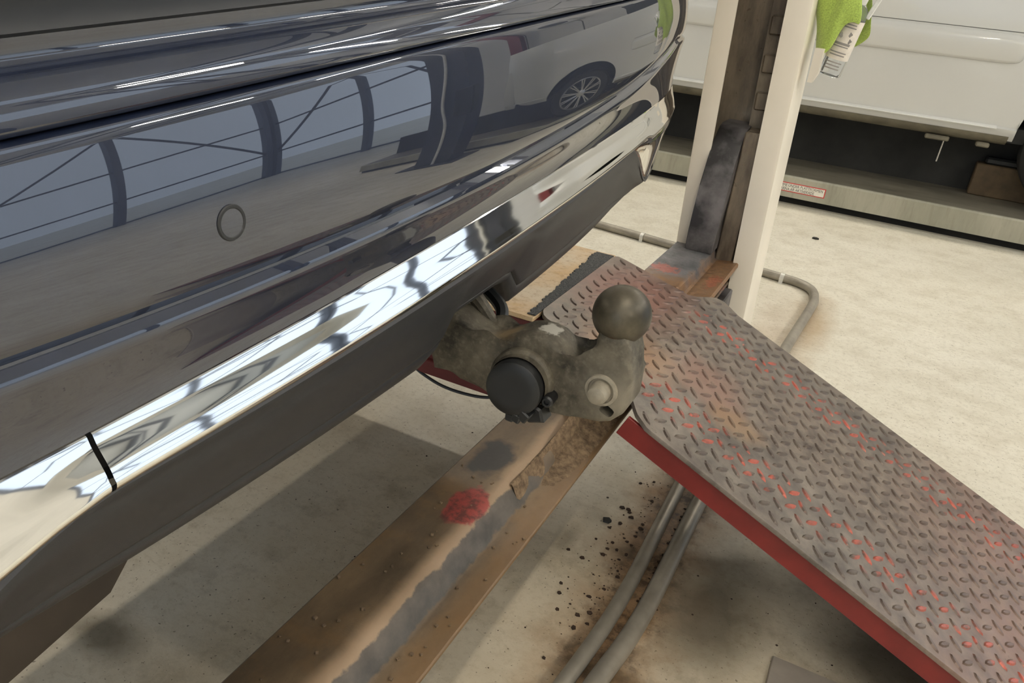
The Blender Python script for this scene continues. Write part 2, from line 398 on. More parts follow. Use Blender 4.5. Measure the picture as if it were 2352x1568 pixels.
bmesh.ops.transform(bm, matrix=T, verts=bm.verts[:]); obj('channel', bm, 'post_cream', post)
bm = BM(); box(bm, (PX0+.007, PY+.165, .02), (PX1-.007, PY+.183, 2.95))
box(bm, (PX0+.0065, PY+.02, .02), (PX0+.0095, PY+.165, 2.95)); box(bm, (PX1-.0095, PY+.02, .02), (PX1-.0065, PY+.165, 2.95))
bmesh.ops.transform(bm, matrix=T, verts=bm.verts[:]); obj('inner_lining', bm, 'post_inside', post)
bm = BM()
box(bm, (-.375, PY+.10, .3), (-.318, PY+.125, 2.9))
for k in range(26): box(bm, (-.37, PY+.088, .35+k*.1), (-.323, PY+.10, .40+k*.1), .004)
bmesh.ops.transform(bm, matrix=T, verts=bm.verts[:]); obj('locking_ladder', bm, 'post_inside', post)
bm = BM(); box(bm, (PX0-.08, PY-.06, 0), (PX1+.08, PY+.26, .012), .002); obj('base_plate', bm, 'post_cream', post)
bm = BM(); prism(bm, [(PX1, CZ-.115), (PX1+.022, CZ-.115), (PX1+.022, CZ-.175), (PX1+.012, CZ-.20), (PX1, CZ-.20)], 1, PY+.02, PY+.06)
for v in bm.verts: v.co = Vector((v.co.x, v.co.y, v.co.z))
obj('side_hook', bm, 'post_cream', post)

# ================================================================== crossbeam with the black guide shoe
beam = thing('lift_crossbeam', 'rusty brown steel lift crossbeam running under the tow bar to the post', 'crossbeam', (-.41, .9, .27))
random.seed(3)
def beam_prof(y):
    step = .034
    w = .004*math.sin(y*31)+.003*math.sin(y*83+1)
    top = CZ-.750
    xl = -.508
    return [(xl, .26), (xl, top-.004), (xl+.004, top), (-.45, top+.001), (-.418, top+.002), (-.404+w, top-.002), (-.397+w, top-.008*step/.034), (-.384+w*.5, top-step+.004), (-.376, top-step), (-.35, top-step), (-.336, top-step-.001), (-.334, top-step-.003), (-.334, top-step-.008), (-.374, top-step-.009), (-.378, .27)]
ys = [-.75+i*.02 for i in range(158)]
bm = BM(); V = grid(bm, [[(x, y, z) for x, z in beam_prof(y)] for y in ys])
for Rr in (V[0], V[-1]): bm.faces.new(Rr)
for A, B in zip(V, V[1:]): bm.faces.new((A[0], B[0], B[-1], A[-1]))
obj('beam_body', bm, 'beam_rust', beam, 40)
tp_ = CZ-.700
bm = BM(); prism(bm, [(-.512, tp_-.055), (-.514, tp_-.004), (-.510, tp_), (-.404, tp_), (-.397, tp_-.004), (-.391, tp_-.026), (-.384, tp_-.030), (-.322, tp_-.022), (-.318, tp_-.026), (-.318, tp_-.034), (-.38, tp_-.045), (-.38, tp_-.055)], 1, 1.855, 2.275, .002, 1)
for v in bm.verts:
    if v.co.y < 1.9: v.co.y += .10*max(0, -.318-v.co.x-.10)/.1*0+.02*math.sin(v.co.x*60)
obj('end_bracket', bm, 'bracket_steel', beam, 30)
def sstep0(a, b, x): u = min(1, max(0, (x-a)/(b-a))); return u*u*(3-2*u)
# dirt heap on the step of the beam
bm = BM(); rows = []
for i in range(60):
    u = i/59; y = .94+u*.44
    r_ = []
    e = sstep0(0, .75, u)
    for k in range(24):
        v = k/23; x = -.4045+v*.0695
        base = CZ-.750-.034*min(1, max(0, (x+.400)/.016))
        lump = .5*math.sin(x*150+y*70+2*math.sin(y*33))+.5*math.sin(y*140+x*60)
        h = e*(.034*(1-v)**1.4+(.0045*lump+.004*random.random()+.004)*math.sin(math.pi*min(1, v*1.02+.02)))
        edge_ = sstep0(0, .12, v)*sstep0(0, .10, 1-v)
        r_.append((x, y, base-.0025+h*edge_+.0005))
    rows.append(r_)
grid(bm, rows); dl = obj('dirt_crust', bm, 'dirt_lump', beam); dl['kind'] = 'stuff'; dl['label'] = 'crusted brown dirt on the beam step'
bm = BM()
for _ in range(46):
    y = random.uniform(.45, .95); x = random.choice((random.uniform(-.376, -.338), random.uniform(-.50, -.42)))
    z = CZ-.750+.001 if x < -.41 else CZ-.784; s = random.uniform(.0008, .0022)
    q = box(bm, (-s, -s, -s*.6), (s, s, s*.8), 0, Matrix.Translation((x, y, z+.0005)) @ Matrix.Rotation(random.random()*3, 4, 'Z'))
g = obj('grit', bm, 'dirt_lump', beam, None); g['kind'] = 'stuff'
bm = BM()
prof = [(2.42, CZ-.345), (2.335, CZ-.345), (2.305, CZ-.352), (2.265, CZ-.385), (2.235, CZ-.44), (2.215, CZ-.51), (2.205, CZ-.585), (2.20, CZ-.64), (2.20, CZ-.699), (2.42, CZ-.699)]
prism(bm, prof, 0, -.474, -.392, .005, 2)
for v in bm.verts: v.co.x -= (CZ-.66-v.co.z)*.02
sh = obj('guide_shoe', bm, 'shoe_black', beam)
bm = BM(); box(bm, (-.391, 2.262, CZ-.735), (-.338, 2.40, CZ-.35), .004)
for v in bm.verts: v.co.x -= (CZ-.66-v.co.z)*.02
obj('guide_arm', bm, 'post_inside', beam)
bm = BM(); box(bm, (-.47, 2.21, CZ-.749), (-.36, 2.38, CZ-.756), .002); obj('weld_plate', bm, 'shoe_black', beam)
bm = BM(); box(bm, (-.345, 2.03, CZ-.90), (-.315, 2.24, CZ-.80), .004); obj('safety_latch', bm, 'shoe_black', beam)

# ================================================================== platform (runway) the car stands on
plat = thing('lift_platform', 'tan rusty lift runway deck under the blue car bumper', 'lift platform', (-2.9, 1.56, CZ-.836))
DX = -.555
bm = BM(); box(bm, (-5.2, 1.31, CZ-.642), (DX, 1.80, CZ-.632), .002); obj('deck_plate', bm, 'deck_tan', plat)
for y0, y1 in ((1.312, 1.322), (1.788, 1.798)):
    bm = BM(); box(bm, (-5.2, y0, CZ-.80), (DX-.004, y1, CZ-.643)); obj('side_web', bm, 'skirt_dark_red', plat)
    bm = BM(); box(bm, (-5.2, y0-.012, CZ-.836), (DX-.06, y1+.012, CZ-.80), .002); obj('side_flange', bm, 'skirt_dark_red', plat)
bm = BM(); box(bm, (-.63, 1.325, CZ-.70), (-.50, 1.785, CZ-.645)); obj('end_crossbar', bm, 'skirt_dark_red', plat)
bm = BM(); rows = []
n = 70
edge = [random.uniform(-.004, .004) for _ in range(n)]
top = []; bot = []
V0 = []
for i in range(n):
    y = 1.322+i/(n-1)*.462
    V0.append([bm.verts.new((-.572-.034*i/(n-1)+edge[i], y, CZ-.6318)), bm.verts.new((-.571-.034*i/(n-1)+edge[i], y, CZ-.6290)), bm.verts.new((-.556, y, CZ-.6290)), bm.verts.new((-.556, y, CZ-.6318))])
for A, B in zip(V0, V0[1:]):
    for k in range(3): bm.faces.new((A[k], A[k+1], B[k+1], B[k]))
bm.faces.new(V0[0]); bm.faces.new(V0[-1])
tp = obj('anti_slip_strip', bm, 'grit_tape', plat, None); tp['label'] = 'grey gritty anti-slip strip'

# ================================================================== the ramp
TH = math.atan(.444); RX0, RZ0, RY0, RY1 = -.283, CZ-.682, 1.15, 1.80; REND = .768
ramp = thing('access_ramp', 'worn diamond-tread steel ramp with red paint remains, sloping down from the deck', 'ramp', (RX0, 1.475, RZ0))
RM = Matrix.Translation((RX0, RY0, RZ0)) @ Matrix.Rotation(TH, 4, 'Y')      # local x down the slope, y across, z normal
RL = (REND-RX0)/math.cos(TH); WD = RY1-RY0
def rz(x): return CZ+(float(np.interp(x, [-.555, -.50, -.45, -.40, -.36, -.32, -.29, -.26, -.24], [-.6275, -.637, -.6465, -.6555, -.663, -.671, -.679, -.691, -.7]))if x < -.24 else -.7005-.444*(x+.24))
def ynear(x): return float(np.interp(x, [-.554, -.550, -.543, -.530, -.40, -.345, -.283, -.274, -.25, 1], [1.358, 1.345, 1.334, 1.325, 1.295, 1.272, 1.178, 1.166, 1.15, 1.15]))
def yfar(x): return float(np.interp(x, [-.554, -.550, -.545, -.53, -.345, -.325, -.29, -.27, -.225, 1], [1.770, 1.783, 1.789, 1.788, 1.748, 1.762, 1.812, 1.820, 1.803, 1.80]))
xs_ = sorted([-.554, -.552, -.550, -.547, -.543, -.537, -.530, -.345, -.335, -.325, -.29, -.283, -.279, -.274, -.27, -.25, -.24, -.225]+[-.52+.02*i for i in range(9)]+[-.31, -.30, -.26]+[-.2+.044*i for i in range(23)])
bm = BM(); K = 10; rowsT = []
for x in xs_:
    a_, b_ = ynear(x), yfar(x); sl = (rz(x+.004)-rz(x-.004))/.008; nx, nz = -sl/math.hypot(1, sl), 1/math.hypot(1, sl)
    top_ = [(x, a_+.001+(b_-a_-.002)*k/K, rz(x)) for k in range(K+1)]
    bot_ = [(x-nx*.008, a_+(b_-a_)*k/K, rz(x)-nz*.008) for k in range(K, -1, -1)]
    mid0 = (x-nx*.0015, a_, rz(x)-nz*.0015); mid1 = (x-nx*.0015, b_, rz(x)-nz*.0015)
    rowsT.append([mid0]+top_+[mid1]+bot_+[mid0])
V = []
for r_ in rowsT:
    vv = [bm.verts.new(p) for p in r_[:-1]]; V.append(vv+[vv[0]])
for A, B in zip(V, V[1:]):
    for k in range(len(A)-1): bm.faces.new((A[k], A[k+1], B[k+1], B[k]))
bm.faces.new(V[0][:-1]); bm.faces.new(V[-1][:-1])
obj('tread_plate', bm, 'ramp_steel', ramp, 40)
bm = BM(); box(bm, (.0, .012, -.056), (RL-.02, .020, -.0135), .001)
bmesh.ops.transform(bm, matrix=RM, verts=bm.verts[:]); sk = obj('side_skirt', bm, 'skirt_red', ramp); sk['label'] = 'red painted skirt'
bm = BM(); box(bm, (.02, WD-.020, -.056), (RL-.02, WD-.012, -.0095), .001); bmesh.ops.transform(bm, matrix=RM, verts=bm.verts[:]); obj('side_skirt', bm, 'skirt_red', ramp)
for k in range(2):
    bm = BM(); box(bm, (.03, WD*(.33+.33*k), -.05), (RL-.05, WD*(.33+.33*k)+.008, -.0095)); bmesh.ops.transform(bm, matrix=RM, verts=bm.verts[:]); obj('stiffener', bm, 'skirt_dark_red', ramp)
# raised lozenges
def lozenge(bm, M):
    L, w, h = .0165, .0060, .0027
    out = [(-L, 0), (-L*.55, -w*.8), (0, -w), (L*.55, -w*.8), (L, 0), (L*.55, w*.8), (0, w), (-L*.55, w*.8)]
    A = [bm.verts.new(M @ Vector((x, y, -.0002))) for x, y in out]; B = [bm.verts.new(M @ Vector((x*.80, y*.5, h))) for x, y in out]
    for i in range(8): bm.faces.new((A[i], A[(i+1) % 8], B[(i+1) % 8], B[i]))
    bm.faces.new(B)
bm = BM(); lozenge(bm, Matrix.Identity(4)); lz_me = bpy.data.meshes.new('tread'); bm.to_mesh(lz_me); bm.free(); lz_me.materials.append(MATS['tread_steel'])
P = .0452
cand = []
arc = [-.554]; AX = [-.554+i*.002 for i in range(662)]; AS = [0.]
for x in AX[1:]: AS.append(AS[-1]+math.hypot(.002, rz(x)-rz(x-.002)))
s0 = float(np.interp(-.1974, AX, AS))
for i in range(-9, 27):
    for j in range(-4, 14):
        for b in (0, 1):
            sq = s0+(i+.5*b)*P; y = 1.2875+(j+.5*b)*P
            if sq < .014 or sq > AS[-1]-.012: continue
            x = float(np.interp(sq, AS, AX))
            if y < ynear(x)+.012 or y > yfar(x)-.012 or y < ynear(x-.012)+.008 or y > yfar(x-.012)-.008: continue
            sl = math.atan(-(rz(x+.01)-rz(x-.01))/.02)
            cand.append(Matrix.Translation((x, y, rz(x))) @ Matrix.Rotation(sl, 4, 'Y') @ Matrix.Rotation(math.radians(50 if b == 0 else -42), 4, 'Z'))
cp = Vector((0, 0, CZ))
inv = np.array(R).T
def on_screen(p):
    c = inv @ np.array((p.x, p.y, p.z-CZ)); u, v = c[0]/c[2]*F_PX+W_PX/2, c[1]/c[2]*F_PX+H_PX/2
    return c[2] > 0 and 0 < u < W_PX and 0 < v < H_PX
cand.sort(key=lambda M_: ((0 if on_screen(M_.translation) else 1), (M_.translation-cp).length))
bm = BM()
for k, M_ in enumerate(cand):
    if k < 300:
        # the lozenge keeps the shared mesh; its material reads world position through the parent-free object space below
        o = bpy.data.objects.new('tread', lz_me); COL.objects.link(o); o.parent = ramp
        o.matrix_parent_inverse = ROOT[ramp.name].inverted(); o.matrix_basis = M_
    else: lozenge(bm, M_)
o = obj('far_treads', bm, 'tread_steel', ramp, 30); o['kind'] = 'stuff'

# ================================================================== the blue car
YC = .578
car = thing('blue_car', 'dark navy blue car with chrome bumper trim, seen from behind', 'car', (-2.6, YC, CZ-.632))
def plan(y):
    d = y-YC; ad = abs(d); e = max(ad-.74, 0)
    return -.05*d-.06*d*d-.074*d**4-5*e*e
# stations across the car: the function round to |d| = .9, then on along the sides
ST = []
yy = -.30
while yy <= 1.4601:
    ST.append((yy, plan(yy))); yy += .02 if abs(yy-YC) < .68 else .01
xe0, xe1 = ST[0][1], ST[-1][1]
ST = [(-.325, xe0-.5), (-.322, xe0-.3), (-.318, xe0-.14), (-.311, xe0-.06), (-.307, xe0-.03)]+ST+[(1.467, xe1-.03), (1.471, xe1-.06), (1.478, xe1-.14), (1.482, xe1-.3), (1.485, xe1-.5)]
cl = lambda y, a=.06, b=1.30: min(max(y, a), b)
def tab(ys, zs, deg=3):
    k = np.polyfit(ys, zs, deg); return lambda y: float(np.polyval(k, cl(y, .0, 1.25)))
z_tail = lambda y: -.012*cl(y)**2+.0884*cl(y)-.0673
z_seam = lambda y: -.0219*cl(y)**2+.0931*cl(y)-.0838
def z_crease(y): q = cl(y, .06, 1.16); return .0722*q*q-.0242*q-.1395
z_ct = tab([.0, .129, .169, .231, .331, .428, .571, .817, 1.052, 1.19, 1.3], [-.190, -.1885, -.1880, -.1850, -.1792, -.1715, -.1647, -.157, -.1535, -.151, -.150])
def sstep(a, b, x): u = min(1, max(0, (x-a)/(b-a))); return u*u*(3-2*u)
z_cb0 = tab([.0, .1781, .2356, .3415, .4459, .6019, .8716, 1.143, 1.3], [-.2210, -.2210, -.2207, -.2204, -.2177, -.2143, -.2048, -.1923, -.19])
def z_cb(y): return z_cb0(y)-.082*sstep(.40, .60, abs(y-YC))
z_vb = tab([.0, .1336, .1533, .1845, .2595, .3841, .4804, .739, .9335, 1.2, 1.3], [-.288, -.2925, -.2950, -.298, -.2992, -.3047, -.3095, -.312, -.3055, -.3044, -.304])
def notch(y): return .030*sstep(.495, .515, y)*(1-sstep(.635, .66, y))
def rows_from(prof):
    # prof(y) -> list of (x offset, z rel camera)
    cols = [[(xo+px, y, CZ+z) for xo, z in prof(y)] for y, px in ST]
    return [list(r) for r in zip(*cols)]
def car_part(name, prof, mat, parent=car, angle=40, sub=1):
    bm = BM(); grid(bm, rows_from(prof)); o = obj(name, bm, mat, parent, angle); return o
def herm(p0, p1, m0, m1, n):
    out = []
    for k in range(n+1):
        u = k/n; h = (2*u**3-3*u*u+1, u**3-2*u*u+u, -2*u**3+3*u*u, u**3-u*u)
        out.append(tuple(h[0]*p0[i]+h[1]*m0[i]+h[2]*p1[i]+h[3]*m1[i] for i in range(2)))
    return out
def bumper_prof(y):
    zs, zc, zt = z_seam(y)-.001, z_crease(y), z_ct(y)
    H = zs-zc
    p = [(-.325, zs-.004), (-.288, zs+.0012), (-.2735, zs+.0014), (-.2708, zs+.0006)]
    p += herm((-.2698, zs-.0008), (-.2610, zc+.008), (.0180, -H*.78), (-.0035, -H*.95), 16)
    p += [(-.2618, zc+.004), (-.2631, zc+.001), (-.2642, zc-.0008), (-.2640, zc-.0020), (-.2620, zc-.0036), (-.2600, zc-.0050), (-.2592, zc-.0072)]
    p += herm((-.2594, zc-.0095), (-.2660, zt+.001), (-.0100, -(zc-zt)*.8), (.0018, -(zc-zt)*.9), 12)
    p += [(-.272, zt+.0003), (-.285, zt)]
    return p
bp = car_part('bumper_cover', bumper_prof, 'navy_paint', car, 28)
def tail_prof(y):
    zs, zt = z_seam(y)+.0012, z_tail(y)
    return [(-.325, zs+.001), (-.284, zs-.0002), (-.2748, zs), (-.2728, zs+.0010), (-.2722, zs+.003), (-.2748, zt-.010), (-.2758, zt-.005), (-.2780, zt-.0012), (-.2820, zt+.0020), (-.2860, zt+.0042),
            (-.2890, zt+.0058), (-.2900, zt+.0078), (-.2890, zt+.011), (-.2885, zt+.0140)]
car_part('tailgate_skin', tail_prof, 'navy_paint', car, 50)
def black_prof(y):
    zt = z_tail(y); return [(-.2887, zt+.0140), (-.2915, zt+.0146), (-.2930, zt+.020), (-.2925, zt+.0265), (-.2900, zt+.0275)]
car_part('tailgate_trim_strip', black_prof, 'black_plastic', car)
def tail_up(y):
    zt = z_tail(y); return [(-.2902, zt+.0276), (-.2885, zt+.0285), (-.2875, zt+.032), (-.286, zt+.08), (-.30, zt+.16), (-.33, zt+.26), (-.36, zt+.31)]
car_part('tailgate_upper', tail_up, 'navy_paint', car)
def win(y):
    zt = z_tail(y); return [(-.361, zt+.312), (-.40, zt+.34), (-.58, zt+.54), (-.66, zt+.60)]
car_part('rear_window', win, 'glass_dark', car)
def roof(y):
    zt = z_tail(y); return [(-.661, zt+.602), (-.9, zt+.65), (-2.2, zt+.68)]
car_part('roof_panel', roof, 'navy_paint', car)
def gapback(y):
    return [(-.330, z_seam(y)-.03), (-.330, z_seam(y)+.03)]
car_part('gap_seal', gapback, 'gap_dark', car)
# chrome strip in two pieces with a joint, lower edge swelling out towards the corners
def chrome_prof(y):
    zt, zb = z_ct(y), z_cb(y)
    zn = z_ct(y)-.045
    H = zb-zt; k = min(1., .044/abs(H)); zr = zt-.0275*k**0-.0*H if abs(H) > .05 else zt+.58*H
    zr = zt+max(.58*H, -.034)
    return [(-.2760, zt+.0004), (-.2672, zt+.0002), (-.2660, zt-.0008)]+herm((-.2655, zt-.002), (-.2563, zr+.0025), (.0055, zr-zt+.0045), (.0042, zr-zt+.0045), 7)+\
           [(-.2554, zr+.0010), (-.2552, zr-.0002), (-.2555, zr-.0016)]+herm((-.2566, zr-.0035), (-.2722, zb+.002), (-.009, .6*(zb-zr)), (-.009, .6*(zb-zr)), 6)+[(-.2750, zb), (-.285, zb+.001)]
YJ = .1645
def chrome_piece(name, pred, lo=None, hi=None):
    global ST
    keep = ST
    ST = [s for s in ST if pred(s[0])]
    if lo is not None: ST = [(lo, plan(lo))]+ST
    if hi is not None: ST = ST+[(hi, plan(hi))]
    # refine
    o = car_part(name, chrome_prof, 'chrome', car, 24); ST = keep
    return o
chrome_piece('chrome_strip', lambda y: y > YJ+.002, lo=YJ+.0012)
o = chrome_piece('chrome_corner_strip', lambda y: y < YJ-.002, hi=YJ-.0012)
# black wedge let into the chrome end pieces
def chrome_x(y, z):
    p = chrome_prof(y)
    for (x0, z0), (x1, z1) in zip(p[2:], p[3:]):
        if min(z0, z1) <= z <= max(z0, z1): return x0+(x1-x0)*(z-z0)/(z1-z0+1e-9)
    return p[-2][0]
for s in (1, -1):
    bm = BM(); rows = []
    for k in range(16):
        y = YC+s*(.47+k*.02); u = k/15
        za = z_cb0(y)-.002; zb2 = za-.002-.016*u
        rows.append([(chrome_x(y, za+(zb2-za)*q/4)+plan(y)+(.0012 if 0 < q < 4 else -.002), y, CZ+za+(zb2-za)*q/4) for q in range(5)])
    grid(bm, rows); obj('exhaust_inset', bm, 'gloss_black', car)
def val_prof(y):
    zb, zv = z_cb(y), z_vb(y)+notch(y); H = zb-zv
    return [(-.285, zb+.002), (-.2745, zb-.0005), (-.2725, zb-.003), (-.273, zb-.006)]+herm((-.2745, zb-.10*H), (-.293, zb-.72*H), (-.001, -.5*H), (-.010, -.5*H), 8)+\
           [(-.2945, zb-.76*H), (-.2975, zb-.785*H), (-.2972, zb-.82*H), (-.300, zb-.90*H), (-.3045, zv+.002), (-.308, zv), (-.35, zv-.002), (-.42, zv+.0), (-.75, zv+.02)]
car_part('lower_valance', val_prof, 'valance_plastic', car, 35)
# rear silencer hanging under the near corner
bm = BM(); prism(bm, [(-.10, CZ-.350), (-.10, CZ-.31), (.22, CZ-.31), (.243, CZ-.325), (.243, CZ-.355), (.225, CZ-.374), (.15, CZ-.388), (-.06, CZ-.388)], 0, -.62, -.355, .008, 2); obj('silencer', bm, 'silencer_brown', car)
# parking sensor
def bump_x(y, z):      # bumper skin x at height z
    p = bumper_prof(y)
    for (x0, z0), (x1, z1) in zip(p[3:], p[4:]):
        if z1 <= z <= z0: return x0+(x1-x0)*(z0-z)/(z0-z1+1e-9)+plan(y)
    return -.25+plan(y)
sy, sz = .2416, -.1135
c0 = Vector((bump_x(sy, sz), sy, CZ+sz))
nrm = Vector((bump_x(sy, sz), sy, CZ+sz))-Vector((bump_x(sy, sz-.004), sy, CZ+sz-.004)); nrm = Vector((0, 1, 0)).cross(nrm).normalized()
if nrm.x < 0: nrm = -nrm
bm = BM(); lathe(bm, [(.0064, -.004), (.0064, .0004), (.0068, .0007), (.0079, .0007), (.0083, .0002), (.0083, -.004)], c0, nrm, 40, False); rg = obj('sensor_ring', bm, 'black_rubber', bp)
bm = BM(); rows = []
for k in range(6):
    rr = .0064*k/5+1e-5; rows.append([])
    for q in range(33):
        a = q/32*2*math.pi; y_, z_ = sy+rr*math.cos(a), sz+rr*math.sin(a); rows[-1].append((bump_x(y_, z_)+.0004, y_, CZ+z_))
grid(bm, rows); bmesh.ops.remove_doubles(bm, verts=bm.verts[:], dist=5e-5); obj('parking_sensor', bm, 'navy_paint', bp, 60)
# tail lamp at the far corner
bm = BM(); rows = []
for y, px in ST:
    if y < 1.30 or y > 1.475: continue
    zs = z_seam(y); rows.append([(-.283+px, y, CZ+zs+.04), (-.268+px, y, CZ+zs+.048), (-.268+px, y, CZ+zs+.10), (-.283+px, y, CZ+zs+.17)])
grid(bm, rows); obj('tail_lamp', bm, 'red_lamp', car)
# rear wheel on the deck, hidden mostly behind the bumper
def wheel(parent, c, ax, r, w, mat_rim='alloy', spokes=0):
    bm = BM(); c = Vector(c); ax = Vector(ax)
    lathe(bm, [(r*.70, -w*.45), (r*.78, -w*.5), (r*.93, -w*.5), (r*.985, -w*.4), (r, -w*.25), (r, w*.25), (r*.985, w*.4), (r*.93, w*.5), (r*.78, w*.5), (r*.70, w*.45), (r*.66, w*.3), (r*.66, -w*.3), (r*.70, -w*.45)], c, ax, 56, False)
    wh = obj('wheel', bm, 'tyre', parent, 30)
    bm = BM(); lathe(bm, [(r*.655, -w*.3), (r*.70, w*.44), (r*.665, w*.47), (r*.64, w*.42), (r*.63, -w*.2)], c, ax, 56, False)
    obj('rim', bm, mat_rim, wh)
    bm = BM(); lathe(bm, [(r*.64, -w*.1), (.0, -w*.1)], c, ax, 40, False); obj('brake_disc', bm, 'tyre', wh)
    z = ax.normalized(); x = z.orthogonal().normalized(); y = z.cross(x)
    for k in range(spokes):
        for o_ in (-.07, .07):
            a = 2*math.pi*k/spokes+o_; d = x*math.cos(a)+y*math.sin(a); e = z.cross(d)
            bm = BM(); rows = []
            for f_, hw, hz in ((.10, .020, .30), (.35, .016, .36), (.66, .020, .42)):
                p = c+d*r*f_+z*w*hz
                rows.append([p-e*r*hw*1.3-z*w*.15, p-e*r*hw, p+e*r*hw, p+e*r*hw*1.3-z*w*.15])
            grid(bm, rows); obj('spoke', bm, mat_rim, wh)
    bm = BM(); lathe(bm, [(r*.16, w*.1), (r*.15, w*.36), (r*.06, w*.40), (0, w*.40)], c, ax, 24, False); obj('hub_cap', bm, mat_rim, wh)
    return wh
wheel(car, (-1.35, 1.435, CZ-.632+.32), (0, 1, 0), .32, .215)
bm = BM(); box(bm, (-3.0, -.2, CZ-.30), (-.60, 1.34, CZ-.22)); obj('underbody', bm, 'underbody', car)

# ---- tow bar
FY, BY = .5570, .5980
out = [(-.345, -.335), (-.3339, -.3368), (-.327, -.3392), (-.3047, -.3535), (-.2678, -.357), (-.2156, -.354), (-.1931, -.3515), (-.1648, -.350), (-.1545, -.3455), (-.145, -.335), (-.1405, -.324), (-.1415, -.300), (-.1445, -.281), (-.1490, -.268),
       (-.1530, -.262), (-.1770, -.262), (-.1785, -.275), (-.1768, -.288), (-.1800, -.2945), (-.188, -.3005), (-.1985, -.3030), (-.2045, -.2985), (-.2093, -.2895), (-.2165, -.2850), (-.227, -.2830), (-.2376, -.2833), (-.2476, -.2867), (-.2657, -.2985), (-.2744, -.3025), (-.2839, -.3030), (-.2968, -.2985), (-.315, -.290), (-.345, -.285)]
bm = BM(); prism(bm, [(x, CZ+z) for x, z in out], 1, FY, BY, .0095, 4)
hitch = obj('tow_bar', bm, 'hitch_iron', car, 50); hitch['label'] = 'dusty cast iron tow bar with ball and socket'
# slot through the foot
bmc = BM(); box(bmc, (-.0062, -.05, -.0048), (.0062, .05, .0048), .003, Matrix.Translation((-.158, .578, CZ-.3335)) @ Matrix.Rotation(math.radians(28), 4, 'Y'), 2)
mc = bpy.data.meshes.new('cut'); bmc.to_mesh(mc); bmc.free(); co = bpy.data.objects.new('cut', mc); COL.objects.link(co)
md = hitch.modifiers.new('b', 'BOOLEAN'); md.object = co; md.operation = 'DIFFERENCE'; md.solver = 'EXACT'
dg = bpy.context.evaluated_depsgraph_get(); dg.update()
me = bpy.data.meshes.new_from_object(hitch.evaluated_get(dg)); hitch.modifiers.clear(); hitch.data = me
for p in me.polygons: p.use_smooth = True
me.set_sharp_from_angle(angle=math.radians(50))
bpy.data.objects.remove(co)
bc = Vector((-.165, .578, CZ-.252))
bm = BM()
prof = [(0, .0250)]+[(.025*math.sin(math.radians(a)), .025*math.cos(math.radians(a))) for a in range(6, 146, 5)]
prof += [(.0130, -.0225), (.0122, -.026), (.0120, -.032), (.0130, -.042), (.0150, -.052)]
lathe(bm, prof, bc, (-.02, 0, 1), 48, False); obj('tow_ball', bm, 'ball_iron', hitch, 40)
# boss with collar
bo = Vector((-.1655, FY, CZ-.3155))
bm = BM(); lathe(bm, [(.0150, -.001), (.0143, .0022), (.0118, .0026), (.0108, .0010), (.0094, .0006), (.0090, .0100), (.0078, .0135), (.0045, .0152), (0, .0155)], bo, (0, -1, 0), 32, False); obj('latch_pin', bm, 'pin_steel', hitch)
# trailer socket
so = Vector((-.2385, FY, CZ-.3285)); sax = Vector((.10, -1, .06)).normalized()
bm = BM(); lathe(bm, [(.0300, -.012), (.0300, .006), (.0285, .009), (.0270, .010), (.0262, .013), (.0262, .017)], so, sax, 44, False); obj('socket_collar', bm, 'hitch_iron', hitch)
bm = BM(); lathe(bm, [(.0235, -.045), (.0235, .010), (.0250, .015), (.0255, .022), (.0248, .0275), (.0225, .0290), (.0150, .0292), (0, .0285)], so, sax, 44, False); sc_ = obj('trailer_socket', bm, 'black_plastic', hitch); sc_['label'] = 'round black socket with closed lid'
def at_socket(a, r, h): 
    x = sax.cross(Vector((0, 0, 1))).normalized(); y = x.cross(sax).normalized()
    if y.z < 0: y = -y
    return so+sax*h+(Vector((1, 0, 0))*math.cos(math.radians(a))+y*math.sin(math.radians(a)))*r
bm = BM()
for a, r, s in ((-58, .026, .005), (-75, .0265, .0045), (-88, .027, .004)):
    p = at_socket(a, r, .018); box(bm, (-s, -.010, -s), (s, .008, s), .0012, Matrix.Translation(p) @ Matrix.Rotation(math.radians(a+90), 4, 'Y'))
obj('lid_hinge', bm, 'black_plastic', hitch)
bm = BM(); p = at_socket(-14, .0305, .012); lathe(bm, [(.0055, -.012), (.0055, .003), (.004, .0045), (.0025, .0045), (.0024, .002), (0, .002)], p, sax, 20, False); obj('mount_screw', bm, 'black_plastic', hitch)
bm = BM(); prism(bm, [(-.262, CZ-.350), (-.222, CZ-.362), (-.208, CZ-.357), (-.212, CZ-.345), (-.238, CZ-.335)], 1, FY-.016, FY+.004, .002, 1); obj('socket_bracket', bm, 'black_plastic', hitch)
# retaining spring and hole edge beside the arm
bm = BM(); tube(bm, smooth_path([(-.318, .600, CZ-.284), (-.308, .598, CZ-.290), (-.292, .596, CZ-.304), (-.280, .595, CZ-.309)], 6), [.0085-.0045*k/18 for k in range(19)], 10)
obj('release_lever', bm, 'hitch_iron', hitch)
bm = BM(); tube(bm, smooth_path([(-.36, .640, CZ-.285), (-.33, .637, CZ-.289), (-.300, .625, CZ-.300), (-.292, .610, CZ-.312)], 6), .0065, 8); obj('bracket_arm', bm, 'black_plastic', hitch)
bm = BM(); prism(bm, [(.515, CZ-.305), (.64, CZ-.305), (.645, CZ-.262), (.51, CZ-.262)], 0, -.47, -.335); obj('hitch_recess', bm, 'gap_dark', car)

# ================================================================== loose cable under the bumper
bm = BM(); tube(bm, smooth_path([(-1.02, 1.40, .42), (-.86, 1.315, .335), (-.78, 1.30, .305), (-.70, 1.30, .298), (-.62, 1.302, .315), (-.58, 1.32, .36)], 8), .0035, 8)
tag(obj('cable_loop', bm, 'cable_black'), 'thin black cable sagging below the runway edge beneath the bumper', 'cable')

